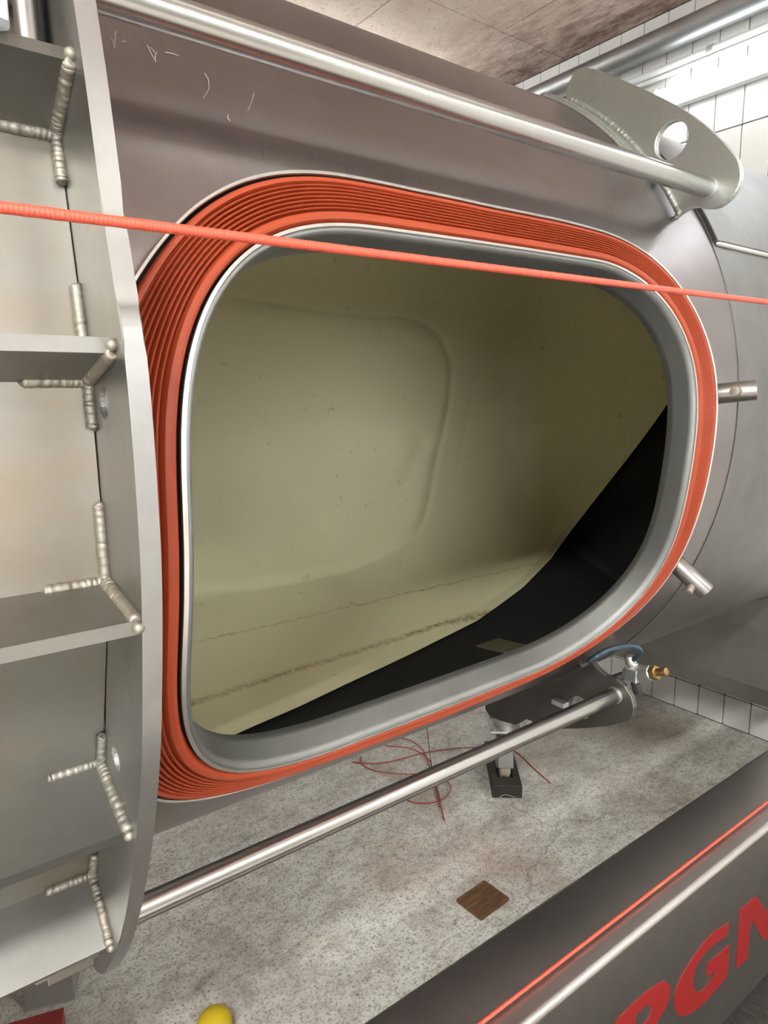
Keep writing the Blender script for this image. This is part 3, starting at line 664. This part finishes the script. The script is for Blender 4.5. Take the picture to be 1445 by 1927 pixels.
# skin facets
SK = [(0.71, 1.86)] + K + [(0.84, 0.84)]
for (a, b) in zip(SK[:-1], SK[1:]):
    d = Vector((b[0] - a[0], b[1] - a[1])); n_ = Vector((-d.y, d.x)).normalized() * 0.006
    if n_.x < 0: n_ = -n_
    P = [a, b, (b[0] + n_.x, b[1] + n_.y), (a[0] + n_.x, a[1] + n_.y)]
    prism('skin_panel', P, lambda p, q, t: (-0.934 + t, p, q), XD0 - 0.0005 + 0.934, M['door'], door, (), 0.0006)
for i, (k, t) in enumerate(zip(K, T)):
    d = Vector((t[0] - k[0], t[1] - k[1])); u = d.normalized(); n_ = Vector((-u.y, u.x)) * 0.006
    k2 = (k[0] - u.x * 0.002, k[1] - u.y * 0.002)
    P = [(k2[0] + n_.x, k2[1] + n_.y), (t[0] + n_.x, t[1] + n_.y), (t[0] - n_.x, t[1] - n_.y), (k2[0] - n_.x, k2[1] - n_.y)]
    rb = prism('rib', P, lambda p, q, tt: (-0.934 + tt, p, q), XD0 - 0.0005 + 0.934, M['flange'], door, (), 0.0015)
    rb.data.materials.append(M['edge'])
    for p in rb.data.polygons:
        if p.normal.y * u.x + p.normal.z * u.y > 0.85: p.material_index = 1
    s = 1 if i >= 2 else -1           # side of the rib on which its welds show
    q = n_ * (1.0 if n_.y * s > 0 else -1.0)
    xw = XD0 - 0.003
    # fillet between rib and end plate, and short tacks along skin and end plate
    a = Vector((xw, k[0] + q.x, k[1] + q.y)); b = Vector((xw, t[0] + q.x * 0.9, t[1] + q.y * 0.9))
    weld('weld_bead', [a, a.lerp(b, 0.4), b], 0.0058, M['weld'], rb, 60, i)
    weld('weld_bead', [Vector((xw, k[0] + q.x, k[1] + q.y)), Vector((xw - 0.02, k[0] + q.x, k[1] + q.y)), Vector((xw - 0.05, k[0] + q.x, k[1] + q.y))], 0.0050, M['weld'], rb, 40, i + 10)
    for sgn, LL in ((1, 0.075 if i < 3 else 0.045), (-1, 0.045)):
        j = i + (1 if sgn < 0 else -1)
        nb = K[j] if 0 <= j < len(K) else (SK[0] if j < 0 else SK[-1])
        dd = Vector((nb[0] - k[0], nb[1] - k[1])).normalized()
        if (sgn > 0) == (s > 0) or i in (1, 2):
            p0 = Vector((xw, k[0] - 0.003, k[1])); p1 = p0 + Vector((0, dd.x, dd.y)) * LL
            weld('weld_bead', [p0, p0.lerp(p1, 0.5), p1], 0.0048, M['weld'], rb, 46, i * 3 + sgn + 20)
    # rounded end of the bead on the rib nose
    bm = bmesh.new(); bmesh.ops.create_uvsphere(bm, u_segments=12, v_segments=8, radius=0.0048, matrix=Matrix.Translation((XD0 - 0.002, t[0] + u.x * 0.001, t[1] + u.y * 0.001)))
    from_bm('weld_blob', bm, M['weld'], rb, True)
# rod bushings
for (y, z) in (ROD_T, ROD_B):
    cyl('bushing', (XD0 - 0.07, y, z), (XD0 + 0.001, y, z), 0.030, M['galv'], door, 32, 0.002)
    box('bushing_web', (XD0 - 0.035, y - 0.03 if z > 1.4 else y - 0.02, z), (0.05, 0.05, 0.02), M['door'], door, 0.001)
# clamp block and pale nut on the top rib
cl = cyl('catch_post', (0.129, 0.620, 1.733), (0.129, 0.632, 1.86), 0.0085, M['pin'], door, 24, 0.001, 'round catch post on the top rib')
box('catch_foot', (0.126, 0.622, 1.738), (0.036, 0.03, 0.02), M['pin'], cl, 0.002, rad(8))
cyl('catch_sleeve', (0.1445, 0.648, 1.745), (0.1445, 0.655, 1.86), 0.0052, M['black'], door, 16, 0.001, 'black sleeve behind the catch post')
nt_o = cyl('catch_nut', (0.097, 0.575, 1.7515), (0.0975, 0.578, 1.790), 0.0125, M['cap'], door, 6, 0.002, 'pale blue-grey nut')

# ================================================================== CHASSIS BEAM
by0, by1, bzt, bzb = 0.611, 0.778, 0.5, 0.056
beam = empty('chassis_beam', (1.0, 0.69, 0.0), 'long grey steel chassis beam with red lettering in the foreground', 'beam')
bm = bmesh.new(); add_box(bm, (0.9, (by0 + by1) / 2, (bzt + bzb) / 2), (4.0, by1 - by0, bzt - bzb)); bevel(bm, 0.012, 4)
o = from_bm('beam_body', bm, M['beam'], beam, True); o.data.set_sharp_from_angle(angle=rad(40))
for x in (-0.9, 2.83): box('foot', (x, 0.695, 0.0285), (0.12, 0.16, 0.057), M['beam'], beam, 0.004)
lt3 = lambda a, b, t: (a, by0 - 0.0002 - t, bzt + b)
G = [(1.399, -0.166), (1.339, -0.154), (1.294, -0.156), (1.257, -0.167), (1.225, -0.181), (1.201, -0.195), (1.188, -0.214), (1.186, -0.239), (1.194, -0.265), (1.208, -0.285), (1.231, -0.302), (1.263, -0.314), (1.312, -0.321), (1.363, -0.318), (1.407, -0.313), (1.413, -0.283), (1.409, -0.228), (1.368, -0.227), (1.312, -0.223), (1.315, -0.255), (1.344, -0.26), (1.345, -0.277), (1.321, -0.282), (1.298, -0.282), (1.279, -0.273), (1.264, -0.256), (1.255, -0.237), (1.257, -0.217), (1.269, -0.198), (1.294, -0.188), (1.33, -0.187), (1.392, -0.196)]
NN = [(1.453, -0.318), (1.447, -0.159), (1.524, -0.164), (1.601, -0.252), (1.603, -0.160), (1.662, -0.160), (1.660, -0.318), (1.587, -0.317), (1.513, -0.219), (1.507, -0.222), (1.507, -0.274), (1.508, -0.321)]
PP = [(0.979, -0.15), (1.069, -0.147), (1.122, -0.155), (1.146, -0.166), (1.162, -0.183), (1.166, -0.204), (1.161, -0.223), (1.146, -0.237), (1.121, -0.248), (1.08, -0.252), (1.045, -0.252), (1.045, -0.318), (0.985, -0.318)]
PC = [(1.043, -0.180), (1.072, -0.179), (1.092, -0.187), (1.101, -0.203), (1.092, -0.217), (1.075, -0.222), (1.045, -0.222)]
for pts, hs in ((PP, [PC]), (G, []), (NN, [])):
    prism('letter', pts, lt3, 0.0012, M['letter'], beam, hs, 0, 'red painted letter')

mat_ = box('floor_mat', (1.2, 0.13, 0.008), (3.1, 1.12, 0.014), M['mat'], None, 0.003)  # added mat, keeps the bright floor out of the beam face reflection
tag(mat_, 'dark brown ribbed mat on the floor in front of the chassis beam', 'mat')

# ================================================================== CORDS
def cord(name, a, b, r, label, sag=0.0):
    a = Vector(a); b = Vector(b); n = 420
    P = []
    for i in range(n + 1):
        t = i / n; p = a.lerp(b, t); p.z -= sag * 4 * t * (1 - t); P.append(p)
    o = tube(name, P, lambda i: r * (1 + 0.05 * (i % 2)), M['rope'], None, 12)
    tag(o, label, 'cord'); return o
A = Vector((0.0693, 0.440, 1.6008)); B = Vector((0.960, 0.440, 1.6107)); d = B - A
cord('pull_cord', A - d * 1.1, A + d * 2.0, 0.0033, 'taut red pull cord stretched across in front of the opening')
A = Vector((0.789, 0.652, 0.509)); cord('pull_cord', (-1.2, 0.652, 0.511), (2.8, 0.652, 0.509), 0.0032, 'red cord lying along the top of the chassis beam')

# ================================================================== VALVE WITH BLUE HOSE
val = empty('air_valve', (1.32, 0.82, 0.86), 'small grey air valve with blue hose beside the lower bracket', 'valve')
vx = 1.315
bm = bmesh.new(); add_cyl(bm, (vx, 0.845, 0.858), (vx, 0.782, 0.884), 0.017, seg=24); add_cyl(bm, (vx, 0.835, 0.845), (vx, 0.828, 0.893), 0.011, seg=8)
add_box(bm, (vx, 0.823, 0.868), (0.036, 0.03, 0.03)); bevel(bm, 0.002, 1, 40)
from_bm('valve_body', bm, M['galv'], val)
cyl('gland_nut', (vx, 0.786, 0.882), (vx, 0.770, 0.889), 0.0165, M['brass'], val, 6, 0.001)
cyl('spindle', (vx, 0.770, 0.889), (vx, 0.748, 0.899), 0.0085, M['brass'], val, 20, 0.001, 'brown knurled spindle')
cyl('lower_plug', (vx, 0.825, 0.855), (vx, 0.812, 0.822), 0.0095, M['black'], val, 8, 0.001)
cyl('side_plug', (vx, 0.845, 0.858), (vx - 0.03, 0.870, 0.842), 0.010, M['black'], val, 16, 0.001)
cyl('hose_fitting', (vx, 0.834, 0.886), (vx, 0.838, 0.906), 0.0125, M['galv'], val, 24, 0.002)
tube('hose', catmull([(1.315, 0.836, 0.888), (1.315, 0.8338, 0.8959), (1.305, 0.8123, 0.9141), (1.29, 0.7974, 0.9349), (1.27, 0.7957, 0.9501), (1.245, 0.7985, 0.9579), (1.215, 0.8030, 0.9605), (1.185, 0.8080, 0.9600), (1.160, 0.8150, 0.9520), (1.150, 0.826, 0.940)], 8), 0.0062, M['hose'], val, 14, 'curved dark blue hose')

# ================================================================== SADDLE HOUSING UNDER THE TANK END
hs = empty('end_saddle', (2.6, 1.5, 0.39), 'dull grey sheet metal saddle under the far end of the tank', 'support')
pts = [(0.975, 0.455), (1.98, 0.455)] + arc_pts(-140, -56, 0.7575, 40) + []
prism('saddle_panel', pts, lambda a, b, t: (2.40 + t, a, b), 0.525, M['housing'], hs, (), 0.002)
prism('lower_lip', [(2.403, 0.4545), (2.425, 0.385), (2.925, 0.385), (2.925, 0.4545)], lambda a, b, t: (a, 0.975 + t, b), 1.0, M['housing'], hs, (), 0.002)

# ================================================================== FLOOR THINGS
# rubber block, caster and its post
u = Vector((0.64, 0.77, 0)).normalized(); s_ = Vector((u.y, -u.x, 0))
bc = Vector((1.745, 1.588, 0))           # middle of the front edge
def blk(a, b, z): p = bc + s_ * a + u * b; return (p.x, p.y, z)
bm = bmesh.new()
outl = [(-0.055, 0), (0.055, 0), (0.055, 0.33), (-0.055, 0.33)]; hole = [(-0.028, 0.06), (0.028, 0.06), (0.028, 0.20), (-0.028, 0.20)]
ck = prism('wheel_chock', outl, lambda a, b, t: blk(a, b, 0.012 + t), 0.038, M['chock'], None, [hole], 0.003)
bm = bmesh.new(); bm.from_mesh(ck.data)
mm = Matrix.Translation((bc + u * 0.165) + Vector((0, 0, 0.006))) @ Matrix.Rotation(math.atan2(u.y, u.x), 4, 'Z') @ Matrix.Diagonal((0.33, 0.11, 0.012, 1))
bmesh.ops.create_cube(bm, size=1.0, matrix=mm); bm.to_mesh(ck.data); bm.free()
tag(ck, 'dark rubber block with a slot under the caster wheel', 'block')
cs = empty('caster_leg', (1.84, 1.72, 0.013), 'galvanised caster leg with a cream wheel standing in a dark block', 'caster')
wc = bc + u * 0.13 + Vector((0, 0, 0.013 + 0.072))
cyl('wheel', wc - s_ * 0.02, wc + s_ * 0.02, 0.072, M['nylon'], cs, 40, 0.008, 'cream nylon wheel')
for k in (-1, 1):
    bm = bmesh.new()
    m4 = Matrix.Translation(wc + s_ * 0.027 * k + Vector((0, 0, 0.035))) @ Matrix.Rotation(math.atan2(u.y, u.x), 4, 'Z') @ Matrix.Diagonal((0.055, 0.006, 0.12, 1))
    bmesh.ops.create_cube(bm, size=1.0, matrix=m4); bevel(bm, 0.002, 1); from_bm('fork_arm', bm, M['galv'], cs)
bm = bmesh.new(); m4 = Matrix.Translation(wc - u * 0.068 + Vector((0, 0, 0.045))) @ Matrix.Rotation(math.atan2(u.y, u.x), 4, 'Z') @ Matrix.Rotation(rad(12), 4, 'Y') @ Matrix.Diagonal((0.005, 0.058, 0.085, 1))
bmesh.ops.create_cube(bm, size=1.0, matrix=m4); bevel(bm, 0.002, 1); from_bm('brake_pedal', bm, M['galv'], cs)
cyl('axle', wc - s_ * 0.036, wc + s_ * 0.036, 0.008, M['housing'], cs, 12, 0.001)
bm = bmesh.new(); m4 = Matrix.Translation(Vector((wc.x, wc.y, wc.z + 0.098))) @ Matrix.Rotation(math.atan2(u.y, u.x), 4, 'Z') @ Matrix.Diagonal((0.075, 0.062, 0.008, 1))
bmesh.ops.create_cube(bm, size=1.0, matrix=m4); from_bm('fork_crown', bm, M['galv'], cs)
cyl('swivel', (wc.x, wc.y, wc.z + 0.100), (wc.x, wc.y, wc.z + 0.135), 0.030, M['housing'], cs, 28, 0.003)
zt = wc.z + 0.140
bm = bmesh.new(); m4 = Matrix.Translation(Vector((wc.x, wc.y, zt))) @ Matrix.Rotation(math.atan2(u.y, u.x), 4, 'Z') @ Matrix.Diagonal((0.13, 0.12, 0.010, 1))
bmesh.ops.create_cube(bm, size=1.0, matrix=m4); bevel(bm, 0.004, 2); pl_ = from_bm('top_plate', bm, M['galv'], cs)
for a in (-1, 1):
    for b in (-1, 1):
        p = Vector((wc.x, wc.y, zt)) + u * 0.05 * a + s_ * 0.045 * b
        cyl('plate_bolt', (p.x, p.y, p.z - 0.014), (p.x, p.y, p.z + 0.012), 0.008, M['galv'], pl_, 6)
cyl('post', (wc.x, wc.y, zt + 0.004), (wc.x, wc.y, 0.735), 0.043, M['galv'], cs, 36)
# brown board, wires
bd = box('floor_board', (1.298, 1.268, 0.007), (0.125, 0.10, 0.012), M['board'], None, 0.003, rad(3))
tag(bd, 'small rust-brown square board lying flat on the concrete floor', 'board')
def wire(pts, r, mat, label, lift=0.0, name='loose_wire', grp=None, bow=0.0):
    P = catmull([(p[0], p[1], (p[2] if len(p) > 2 else r + 0.0005)) for p in pts], 10)
    n = len(P)
    for i, p in enumerate(P): p.z += bow * math.sin(PI * i / (n - 1))
    o = tube(name, P, r, mat, None, 8); tag(o, label, 'wire', grp); return o
wire([(1.424, 2.147), (1.519, 2.063), (1.708, 2.017), (1.837, 1.961), (1.905, 1.918), (1.968, 1.878), (2.012, 1.79), (1.975, 1.66), (1.946, 1.55)], 0.0023, M['redwire'], 'longest red wire curving past the caster and ending to its right', bow=0.002)
wire([(1.477, 2.159), (1.447, 2.104), (1.45, 2.042), (1.493, 1.975), (1.565, 1.914), (1.70, 1.83), (1.74, 1.82)], 0.0023, M['redwire'], 'red wire loop on the floor bulging leftward under the opening', bow=0.006)
wire([(1.60, 2.20), (1.622, 2.144), (1.671, 2.078), (1.68, 2.001), (1.666, 1.935), (1.595, 1.821), (1.509, 1.693), (1.466, 1.627)], 0.0023, M['redwire'], 'red wire on the floor with its end pointing at the beam', bow=0.010)
wire([(1.66, 2.2), (1.704, 2.149), (1.709, 2.071), (1.688, 1.995), (1.599, 1.841), (1.514, 1.71)], 0.0023, M['redwire'], 'red wire on the floor lying right beside its near twin', bow=0.014)
wire([(1.435, 1.821), (1.447, 1.77), (1.489, 1.729), (1.543, 1.716), (1.605, 1.746), (1.631, 1.793), (1.62, 1.84), (1.56, 1.86)], 0.0023, M['redwire'], 'small curled red wire loop seen below the lower rod', bow=0.008)
wire([(1.66, 1.577), (1.686, 1.573, 0.03), (1.71, 1.565, 0.038), (1.748, 1.545, 0.02), (1.752, 1.53, 0.012), (1.745, 1.52, 0.018), (1.74, 1.535, 0.012), (1.77, 1.50)], 0.001, M['whitewire'], 'thin pale string curled against the dark rubber block', name='loose_string')
wire([(1.56, 1.87, 0.76), (1.565, 1.86, 0.4), (1.555, 1.80, 0.1), (1.52, 1.71, 0.012), (1.50, 1.70, 0.004)], 0.0014, M['darkwire'], 'dark thin wire hanging straight down from under the tank', name='hanging_wire')
# sheet metal leg at the lower left
lg = empty('support_leg', (0.2, 1.70, 0.0), 'grey sheet metal support leg showing below the sliding door', 'leg')
P = [(0.142, 1.694), (0.247, 1.656), (0.275, 1.733), (0.170, 1.771)]
v = [(x, y, 0.004) for x, y in P] + [(x - 0.028 + 0.02, y + 0.02, 0.72) for x, y in P]
from_data('leg_box', v, [(3, 2, 1, 0), (4, 5, 6, 7), (0, 1, 5, 4), (1, 2, 6, 5), (2, 3, 7, 6), (3, 0, 4, 7)], M['galv'], lg)
v = [(0.140, 1.690, 0.0), (0.248, 1.651, 0.0), (0.278, 1.735, 0.0), (0.168, 1.775, 0.0)]
v = v + [(x, y, 0.006) for x, y, z in v]
from_data('base_lip', v, [(3, 2, 1, 0), (4, 5, 6, 7), (0, 1, 5, 4), (1, 2, 6, 5), (2, 3, 7, 6), (3, 0, 4, 7)], M['edge'], lg)
box('side_post', (0.315, 1.76, 0.36), (0.05, 0.06, 0.718), M['housing'], lg, 0.002, rad(-20))
# red panel and yellow cap at the lower edge
rp = prism('red_case', [(0.184, 1.376), (-0.10, 1.46), (-0.18, 1.19), (0.104, 1.106)], lambda a, b, t: (a, b, t), 0.25, M['redpanel'], None, (), 0.004)
tag(rp, 'dark red flat topped case cut off by the lower left corner', 'case')
bm = bmesh.new(); bmesh.ops.create_uvsphere(bm, u_segments=24, v_segments=14, radius=1.0, matrix=Matrix.Translation((0.492, 1.352, 0.030)) @ Matrix.Diagonal((0.042, 0.042, 0.030, 1)))
add_cyl(bm, (0.492, 1.352, 0.001), (0.492, 1.352, 0.02), 0.045, 0.043, 24)
yc_ = from_bm('yellow_cap', bm, M['yellow'], None, True); tag(yc_, 'round yellow plastic cap on the floor at the lower edge', 'cap')
